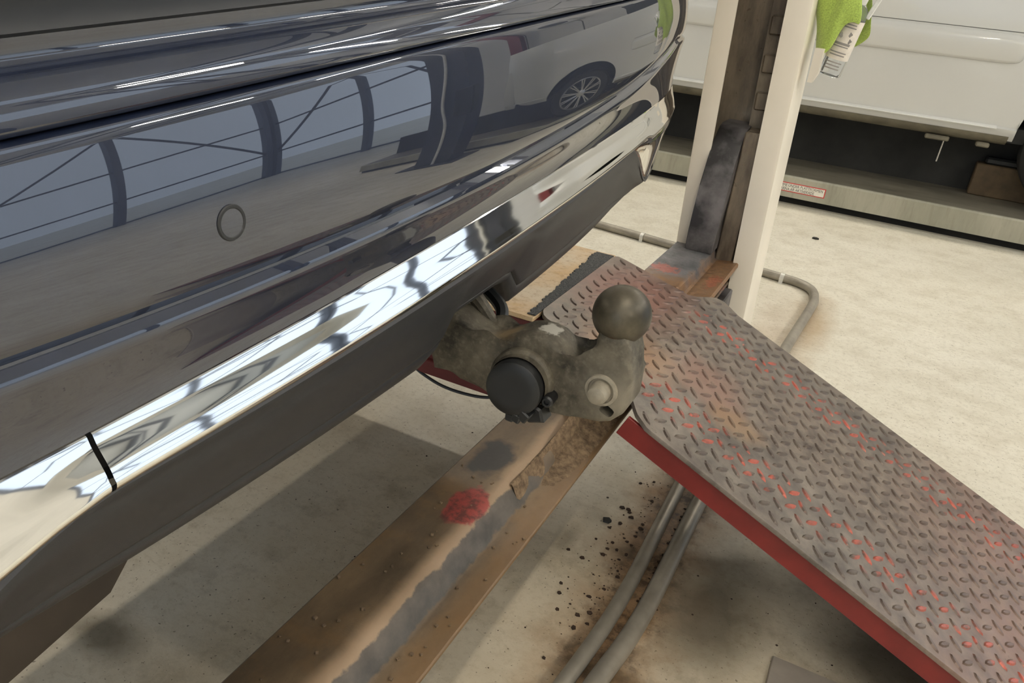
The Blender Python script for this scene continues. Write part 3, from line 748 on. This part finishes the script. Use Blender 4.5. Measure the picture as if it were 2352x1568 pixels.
# ================================================================== floor pipes
def clip(parent, p, d, r):
    d = Vector(d).normalized(); x = d.cross(Vector((0, 0, 1))).normalized()
    bm = BM(); rows = []
    prof = [(-r*2.0, -r+.001), (-r*1.1, -r+.001)]+[((r+.002)*math.cos(math.radians(a)), (r+.002)*math.sin(math.radians(a))) for a in range(200, -21, -20)]+[(r*1.1, -r+.001), (r*2.0, -r+.001)]
    for s in (-.009, .009):
        rows.append([Vector(p)+d*s+x*u+Vector((0, 0, v)) for u, v in prof])
    grid(bm, rows); return obj('pipe_clip', bm, 'clip_steel', parent)
pr = .019
pipe = thing('floor_conduit', 'bare steel conduit pipe clipped to the floor, bending under the ramp', 'pipe', (-.18, 2.2, 0))
path = [(-.235, .70, pr), (-.215, .95, pr), (-.190, 1.2, pr), (-.187, 1.75, pr), (-.165, 2.4, pr), (-.150, 2.75, pr), (-.128, 3.18, pr), (-.130, 3.30, pr), (-.155, 3.40, pr), (-.22, 3.455, pr), (-.34, 3.478, pr), (-.7, 3.54, pr), (-1.3, 3.62, pr), (-2.4, 3.76, pr)]
bm = BM(); tube(bm, smooth_path(path, 8), pr, 14); obj('pipe', bm, 'conduit_steel', pipe)
clip(pipe, (-.29, 3.470, pr), (1, -.12, 0), pr); clip(pipe, (-.985, 3.578, pr), (1, -.13, 0), pr); clip(pipe, (-.158, 2.55, pr), (-.06, 1, 0), pr)
bm = BM(); tube(bm, smooth_path([(-.30, .66, .016), (-.262, .95, .016), (-.243, 1.2, .016), (-.246, 1.5, .016), (-.252, 1.75, .016), (-.258, 2.0, .016), (-.262, 2.14, .016)], 8), .016, 12)
tag(obj('rubber_hose', bm, 'conduit_steel'), 'slimmer dull grey hose on the floor, left of the clipped conduit', 'hose')
bm = BM(); box(bm, (.06, .98, .0), (.34, 1.235, .008), .002)
tag(obj('floor_plate', bm, 'steel_plate_grey'), 'flat grey steel plate on the floor beside the red ramp skirt', 'plate')
# crumbs of rust and dirt
random.seed(11)
bm = BM()
def crumb(bm, x, y, s):
    a = random.random()*6; pts = [(x+math.cos(a+k*1.25)*s*random.uniform(.6, 1.2), y+math.sin(a+k*1.25)*s*random.uniform(.5, 1.0)) for k in range(5)]
    prism(bm, pts, 2, .0003, s*.5)
for _ in range(150):
    y = random.choice((1.25, 1.5))+random.gauss(0, .10); x = -.275-abs(random.gauss(0, .045)); crumb(bm, x, y, random.choice((.0012, .0018, .0025, .0055))*random.uniform(.7, 1.2))
for _ in range(60): crumb(bm, random.uniform(-.215, -.20), random.uniform(1.0, 1.75), random.uniform(.002, .005))
for _ in range(60): crumb(bm, random.uniform(-.9, .3), random.uniform(1.0, 1.8), random.uniform(.001, .003))
o = obj('floor_crumbs', bm, 'rust_crumb', None, None); o['kind'] = 'stuff'; tag(o, 'scattered dark rust crumbs on the concrete along the pipes', 'debris')
for i, (x, y, s, lab) in enumerate(((-.36, 1.44, .012, 'largest dark rust flake on the concrete left of the floor hose'), (-.50, 1.30, .010, 'single dark chip on bare concrete between the crossbeam and the hose'), (-.25, 4.30, .017, 'dark dead leaf on the bright floor before the second lift'))):
    bm = BM(); crumb(bm, x, y, s); tag(obj('flake' if i < 2 else 'dead_leaf', bm, 'underbody', None, None), lab, 'flake' if i < 2 else 'leaf')

# ================================================================== second lift with its warning sticker
p2 = thing('second_lift_platform', 'grey dirty steel platform of the second lift, under the white car', 'lift platform', (0, 5.3, 0))
PF = 4.95
bm = BM(); prism(bm, [(PF, .045), (PF, .163), (PF+.006, .171), (PF+.014, .173), (PF+.02, .173), (PF+.02, .045)], 0, -5, 3.2); obj('front_rail', bm, 'platform_grey', p2)
bm = BM(); box(bm, (-5, PF+.02, .15), (3.2, PF+.62, .171)); obj('deck_plate', bm, 'platform_top', p2)
bm = BM(); box(bm, (-5, PF+.05, 0), (3.2, PF+.58, .148)); obj('base_frame', bm, 'gap_dark', p2)
bm = BM(); box(bm, (-5, PF+1.5, .0), (3.2, PF+2.05, .171)); obj('rear_runway', bm, 'platform_top', p2)
bm = BM(); box(bm, (-5, PF+.62, .0), (3.2, PF+.70, .515)); obj('shade_screen', bm, 'underbody', p2)  # added dark sheet closing the view beneath the car, in place of shade
# sticker
sx0, sx1, sz0, sz1 = -.66, -.300, .078, .1335
bm = BM(); box(bm, (sx0, PF-.0015, sz0), (sx1, PF-.0002, sz1)); st = obj('warning_sticker', bm, 'sticker_red', p2, None); st['label'] = 'white sticker with red border and two lines of text'
bm = BM(); box(bm, (sx0+.006, PF-.0022, sz0+.0055), (sx1-.006, PF-.0015, sz1-.0055)); obj('sticker_face', bm, 'sticker_white', st, None)
def text(s, size, loc, parent, mat, rot=(math.pi/2, 0, 0), sx=1):
    cu = bpy.data.curves.new('lettering', 'FONT'); cu.body = s; cu.size = size; cu.extrude = .0002
    o = bpy.data.objects.new('lettering', cu); COL.objects.link(o)
    dg = bpy.context.evaluated_depsgraph_get(); dg.update()
    me = bpy.data.meshes.new_from_object(o.evaluated_get(dg)); bpy.data.objects.remove(o)
    w = max(v.co.x for v in me.vertices)
    k = sx/w if sx != 1 else 1
    for v in me.vertices: v.co.x *= k
    me.transform(Matrix.Translation(loc) @ Matrix.Rotation(rot[2], 4, 'Z') @ Matrix.Rotation(rot[0], 4, 'X'))
    q = bpy.data.objects.new('lettering', me); return finish(q, mat, parent, None)
text('EJ UTRYMME UNDER PLATTFORMEN', .024, (sx0+.026, PF-.0026, sz0+.0305), st, 'sticker_ink', sx=.318)
text('EJ SPÄRRARNA ÄR AKTIVERADE', .024, (sx0+.026, PF-.0026, sz0+.0085), st, 'sticker_ink', sx=.272)
# jack block and rod under the white car
jb = thing('jack_block', 'brown lifting block under the sill near the wheel arch of the white car', 'block', (.62, 5.62, .171))
bm = BM(); box(bm, (.46, 5.44, .1712), (1.2, 5.54, .36), .006); obj('block', bm, 'brown_block', jb)
bm = BM(); box(bm, (.50, 5.45, .3605), (1.16, 5.53, .40), .01); obj('rubber_pad', bm, 'black_rubber', jb)
# ================================================================== white car on the second lift
wc = thing('white_car', 'white car on the second lift, seen only along its lower doors', 'car', (-.6, 6.0, .171))
WXC, WZC, WR = .955, .56, .385       # near front wheel arch
W2 = -2.15
def wbot(x):
    b = .532
    for cx in (WXC, W2):
        if abs(x-cx) < WR: b = max(b, WZC+math.sqrt(max(0, WR*WR-(x-cx)**2)))
    return b
def wy(z):   # body side depth at height z
    return float(np.interp(z, [.50, .532, .56, .585, .597, .605, .63, .80, 1.0, 1.10, 1.20, 1.32, 1.50], [5.27, 5.236, 5.212, 5.198, 5.193, 5.212, 5.206, 5.188, 5.178, 5.172, 5.165, 5.185, 5.25]))
xs = sorted(set([round(-3.0+i*.05, 3) for i in range(98)]+[round(c+s*WR*math.cos(math.radians(a)), 4) for c in (WXC, W2) for s in (-1, 1) for a in range(0, 91, 4)]+[WXC-WR-.0015, WXC+WR+.0015, W2-WR-.0015, W2+WR+.0015]))
zrow = [0, .015, .03, .055, .0695, .0735, .08, .1, .16, .25, .35, .45, .55, .65, .75, .85, .93, 1]
bm = BM(); rows = []
for f_ in zrow:
    rows.append([])
    for x in xs:
        b = wbot(x); z = b+(1.46-b)*f_ if b > .54 else .532+(1.46-.532)*f_
        bulge = .15*max(0, (x-1.25)/.6)**2+.1*max(0, (-2.5-x)/.6)**2
        rows[-1].append((x, wy(z)+bulge, z))
grid(bm, rows); obj('body_side', bm, 'white_car_paint', wc, 25)
bm = BM(); prof = [(5.235, .528), (5.226, .535), (5.222, .548), (5.235, .512), (5.26, .502), (5.32, .50), (5.32, .53)]
prism(bm, [(5.210, .558), (5.220, .541), (5.240, .522), (5.27, .506), (5.33, .500), (5.33, .556)], 0, -1.75, .545); obj('sill_edge', bm, 'dirty_sill', wc)
bm = BM(); tube(bm, [(.236, 5.33, .345), (.238, 5.33, .42), (.240, 5.32, .505)], .004, 8); obj('hanging_rod', bm, 'clip_steel', wc)
bm = BM(); prism(bm, [(5.214, .596), (5.184, .592), (5.181, .596), (5.183, .600), (5.212, .609)], 0, -1.75, .47, .0008, 1); obj('sill_highlight', bm, 'highlight_white', wc)  # added strip in brighter white, standing in for the highlight on the crease
for (x0, x1) in ((.13, .26), (.40, .47)):
    bm = BM(); box(bm, (x0, 5.235, .478), (x1, 5.30, .505), .006); obj('jacking_tab', bm, 'dirty_sill', wc)
# door moulding with a rounded end
bm = BM(); rows = []
zc_, hh = 1.008, .077
for x, k in [(-2.6+i*.25, 1) for i in range(12)]+[(.30, 1), (.36, .995), (.41, .97), (.445, .90), (.465, .78), (.475, .6), (.478, .35)]:
    pr_ = []
    for a, dd in ((1.0, .0), (.96, .008), (.86, .017), (.66, .028), (.52, .032), (.40, .0335), (-.3, .030), (-.75, .025), (-.92, .018), (-.98, .008), (-1.0, .0)):
        zz = zc_-.01*(1-k)+a*hh*k-(.012*(x-.3) if a < 0 else 0)*0
        pr_.append((x, wy(zz)-dd*min(1, k*1.1)+.001, zz))
    rows.append(pr_)
grid(bm, rows); obj('door_moulding', bm, 'white_car_paint', wc, 60)
bm = BM(); box(bm, (-2.4, 5.172, 1.0915), (.46, 5.18, 1.0955)); obj('moulding_gap', bm, 'wall_seam', wc)
# arch liners, wheels, underside
for cx in (WXC, W2):
    bm = BM(); rows = []
    for a in range(0, 181, 10):
        c_, s_ = math.cos(math.radians(a)), math.sin(math.radians(a))
        rows.append([(cx+(WR-.002)*c_, 5.21, WZC+(WR-.002)*s_), (cx+(WR+.01)*c_, 5.55, WZC+(WR+.01)*s_), (cx, 5.56, WZC)])
    grid(bm, rows); obj('arch_liner', bm, 'gap_dark', wc)
wheel(wc, (WXC, 5.32, WZC-.05), (0, -1, 0), .325, .21, 'alloy', 10)
wheel(wc, (W2, 5.32, WZC-.05), (0, -1, 0), .325, .21, 'alloy', 10)
bm = BM(); box(bm, (-2.9, 5.27, .52), (1.7, 6.75, .60)); obj('underside', bm, 'underbody', wc)
bm = BM(); box(bm, (-2.9, 6.8, .53), (1.7, 6.86, 1.46)); obj('far_side', bm, 'white_car_paint', wc)
bm = BM(); prism(bm, [(5.25, 1.46), (5.45, 1.92), (5.6, 2.0), (6.4, 2.0), (6.6, 1.92), (6.84, 1.46)], 0, -2.6, .55, .04, 3); obj('cabin', bm, 'glass_dark', wc)
bm = BM(); prism(bm, [(5.44, 1.925), (5.6, 2.012), (6.4, 2.012), (6.61, 1.925)], 0, -2.55, .35, .01, 2); obj('roof_skin', bm, 'white_car_paint', wc)
bm = BM(); prism(bm, [(.56, 1.455), (1.0, 1.43), (1.55, 1.36), (1.85, 1.15), (1.88, .80), (1.84, .60), (1.72, .58), (1.70, 1.1), (1.5, 1.30), (.56, 1.40)], 1, 5.30, 6.75, .02, 2); obj('bonnet_nose', bm, 'white_car_paint', wc)

# ================================================================== cloth and spray bottle on the post
def px(u, v, y):   # measured point at depth y
    r = R @ np.array([u-W_PX/2, v-H_PX/2, F_PX]); k = y/r[1]; return Vector((r[0]*k, y, r[2]*k+CZ))
by = PY+.10
bo = px(1903, 172, by); up_ = (px(1956, 55, by-.01)-bo).normalized()
bottle = thing('spray_bottle', 'clear spray bottle with white label wrapped in the green cloth', 'bottle', tuple(bo))
BR = .030
bm = BM(); lathe(bm, [(0, .001), (BR*.8, 0), (BR*.96, .003), (BR, .008), (BR, .155), (BR*.9, .170), (.013, .186), (.013, .21)], bo, up_, 32, False); obj('bottle_body', bm, 'clear_bottle', bottle)
bm = BM(); lathe(bm, [(BR+.0005, .046), (BR+.0005, .146)], bo, up_, 36, False); lb = obj('paper_label', bm, 'label_paper', bottle)
x_ = up_.cross(Vector((0, 1, 0))).normalized(); f_ = Vector((0, -1, 0))
if x_.x < 0: x_ = -x_
for k, (h, w) in enumerate(((.140, .040), (.133, .036), (.126, .040), (.084, .044), (.077, .040), (.062, .044), (.055, .040), (.036, .044), (.028, .038), (.020, .042))):
    bm = BM(); hh2 = .0016 if k != 3 else .003
    rows = [[], []]
    for q in range(9):
        a = (q/8-.5)*w/BR
        p = bo+up_*h+(x_*math.sin(a)+f_*math.cos(a))*(BR+.0009)
        rows[0].append(p-up_*hh2); rows[1].append(p+up_*hh2)
    grid(bm, rows); obj('printed_line', bm, 'sticker_grey', lb)
for a, h in ((-.3, .104), (.35, .110), (.5, .094)):
    p = bo+up_*h+(x_*math.sin(a)+f_*math.cos(a))*(BR+.001)
    bm = BM(); box(bm, (-.005, -.0002, -.005), (.005, .0002, .005), 0, Matrix.Translation(p) @ Matrix.Rotation(.785, 4, 'Y')); obj('printed_symbol', bm, 'sticker_grey', lb)
bm = BM(); lathe(bm, [(.014, .185), (.015, .205), (.015, .225), (0, .226)], bo, up_, 24, False); obj('cap', bm, 'cable_white', bottle)
bm = BM(); box(bm, (-.006, -.006, 0), (.006, .006, .055), .002, Matrix.Translation(bo+up_*.155+x_*.030) @ Matrix.Rotation(.35, 4, 'Y')); obj('trigger', bm, 'cable_white', bottle)
# cloth: a folded sheet hung round the bottle
def cloth_sheet(name, cols, lab=None, thick=.003, mat='lime_cloth', parent=None):
    bm = BM(); grid(bm, cols); o = obj(name, bm, mat, parent, 70)
    s = o.modifiers.new('t', 'SOLIDIFY'); s.thickness = thick
    s2 = o.modifiers.new('s', 'SUBSURF'); s2.levels = 1; s2.render_levels = 2
    return o
cloth = thing('microfibre_cloth', 'lime green microfibre cloth hanging beside the cream post', 'cloth', (-.22, by, CZ-.11))
rows = []
front = by-.035
for top, bot, yo in (((1878, -140), (1874, 112), .03), ((1890, -140), (1882, 122), .0), ((1912, -140), (1893, 126), -.012), ((1932, -140), (1908, 118), -.015), ((1948, -140), (1926, 76), -.018), ((1962, -140), (1940, 54), -.022), ((1982, -140), (1960, 50), -.022), ((1996, -140), (1974, 62), -.016)):
    rows.append([px(top[0]+(bot[0]-top[0])*k/9+3*math.sin(k*1.1+top[0]*.05), top[1]+(bot[1]-top[1])*k/9, front+yo+.006*math.sin(k*.9+top[0]*.08)) for k in range(10)])
cloth_sheet('front_fold', rows, parent=cloth)
rows = []
for top, bot, yo in (((1884, -140), (1900, 112), .075), ((1915, -140), (1930, 118), .085), ((1945, -140), (1955, 114), .088), ((1972, -140), (1972, 106), .084), ((1990, -140), (1990, 95), .075), ((2006, -140), (2003, 82), .055)):
    rows.append([px(top[0]+(bot[0]-top[0])*k/9+2*math.sin(k*1.3), top[1]+(bot[1]-top[1])*k/9, front+yo+.006*math.sin(k*.8+top[0]*.1)) for k in range(10)])
cloth_sheet('back_fold', rows, parent=cloth)

# ================================================================== things that show only as reflections in the paint
dp = thing('lift_column', 'dark blue lift column with a white cable, mirrored in the bumper paint', 'lift post', (2.0, 4.55, 0))
bm = BM(); prism(bm, [(1.82, 4.45), (2.18, 4.45), (2.18, 4.72), (2.14, 4.72), (2.14, 4.49), (1.86, 4.49), (1.86, 4.72), (1.82, 4.72)], 2, .012, 3.2); obj('column_channel', bm, 'navy_blue_post', dp)
bm = BM(); box(bm, (1.70, 4.33, 0), (2.30, 4.85, .012), .002); obj('base_plate', bm, 'navy_blue_post', dp)
bm = BM(); box(bm, (1.72, 4.34, .75), (1.90, 4.44, 1.15), .01); obj('control_box', bm, 'black_plastic', dp)
bm = BM(); tube(bm, smooth_path([(1.93, 4.43, 3.1), (1.95, 4.43, 2.2), (1.99, 4.42, 1.6), (2.05, 4.42, 1.0), (1.99, 4.42, .6), (1.97, 4.42, .02)], 6), .014, 8); cbl = obj('power_cable', bm, 'cable_white', dp)
rc = thing('red_column', 'dark red steel column before the white wall, mirrored in the bumper', 'column', (3.1, 8.6, 0))
bm = BM(); prism(bm, [(3.0, 8.5), (3.2, 8.5), (3.2, 8.515), (3.108, 8.515), (3.108, 8.685), (3.2, 8.685), (3.2, 8.7), (3.0, 8.7), (3.0, 8.685), (3.092, 8.685), (3.092, 8.515), (3.0, 8.515)], 2, .01, 4.6); obj('shaft', bm, 'red_column', rc)
bm = BM(); box(bm, (2.95, 8.45, 0), (3.25, 8.75, .01)); obj('foot_plate', bm, 'red_column', rc)
ac = thing('heater_unit', 'white heater unit with dark round fan on the wall, mirrored in the tailgate', 'heater', (2.3, 8.8, 2.5))
bm = BM(); box(bm, (1.9, 8.62, 2.5), (2.7, 8.968, 3.15), .03, None, 2); obj('housing', bm, 'wall_white', ac)
bm = BM(); lathe(bm, [(.26, 0), (.26, .02), (.24, .025), (.05, .012), (0, .012)], (2.3, 8.62, 2.82), (0, -1, 0), 32, False); obj('fan', bm, 'fan_dark', ac)
# roof trusses
for i, y in enumerate((-3.2, -.9, 1.4, 3.7, 6.0)):
    tr = thing('roof_truss', ['first', 'second', 'third', 'fourth', 'fifth'][i]+' dark steel roof truss counted from the front wall, mirrored in the paint', 'truss', (.75, y, 4.1), 'roof trusses')
    for nm, z in (('bottom_chord', 4.1), ('top_chord', 4.62)):
        bm = BM(); box(bm, (XL, y-.05, z-.05), (XW, y+.05, z+.05), .008); obj(nm, bm, 'truss_steel', tr)
    for k in range(10):
        a = XL+k*1.55; b = a+1.55
        if k % 2: za, zb = 4.1, 4.62
        else: za, zb = 4.62, 4.1
        bm = BM(); tube(bm, [(a, y, za), (b, y, zb)], .028, 6); obj('diagonal', bm, 'truss_steel', tr)
# fluorescent fittings
def lamp(x, y, z, along_y, L, lab, tm='lit_tube'):
    f = thing('tube_lamp', lab, 'lamp', (x, y, z), 'ceiling tube lamps')
    d = Vector((0, 1, 0)) if along_y else Vector((1, 0, 0)); c = Vector((x, y, z)); s = Vector((1, 0, 0)) if along_y else Vector((0, 1, 0))
    h = d*L/2+s*.07+Vector((0, 0, .02))
    bm = BM(); lo = c-h+Vector((0, 0, .05)); hi = c+h+Vector((0, 0, .05)); box(bm, lo, hi, .006); obj('housing', bm, 'roof_white', f)
    for q in (-.035, .035):
        bm = BM(); tube(bm, [c-d*(L/2-.03)+s*q, c+d*(L/2-.03)+s*q], .014, 8); obj('lit_tube', bm, tm, f)
    bm = BM(); tube(bm, [c+Vector((0, 0, .06)), Vector((x, y, ZC))], .006, 6); obj('hanger', bm, 'truss_steel', f)
rowsL = [(4.4, 3.95, True, 1.5, (-2.6, 1.0, 4.4), 'the row nearest the open doors'), (.7, 4.0, True, 1.5, (-2.8, -.4), 'the row behind the photographer'), (-3.2, 4.0, True, 1.5, (-3.0, .2, 3.4), 'the row over the car bonnet'), (0, 4.2, False, 1.5, (-4.0, -1.6, .8, 3.2), 'the added fill row above the white car')]  # last row is added to throw fill light in beneath the deck
ords = ('first', 'second', 'third', 'fourth')
for x, z, ay, L, Y_, nm in rowsL:
    for k, y in enumerate(Y_): lamp(x if ay else y, y if ay else 5.9, z, ay, L, '%s warm fluorescent tube lamp of %s' % (ords[k], nm), 'lit_tube' if x < -1 else 'lit_tube_doors' if x > 4 else 'lit_tube_bright')
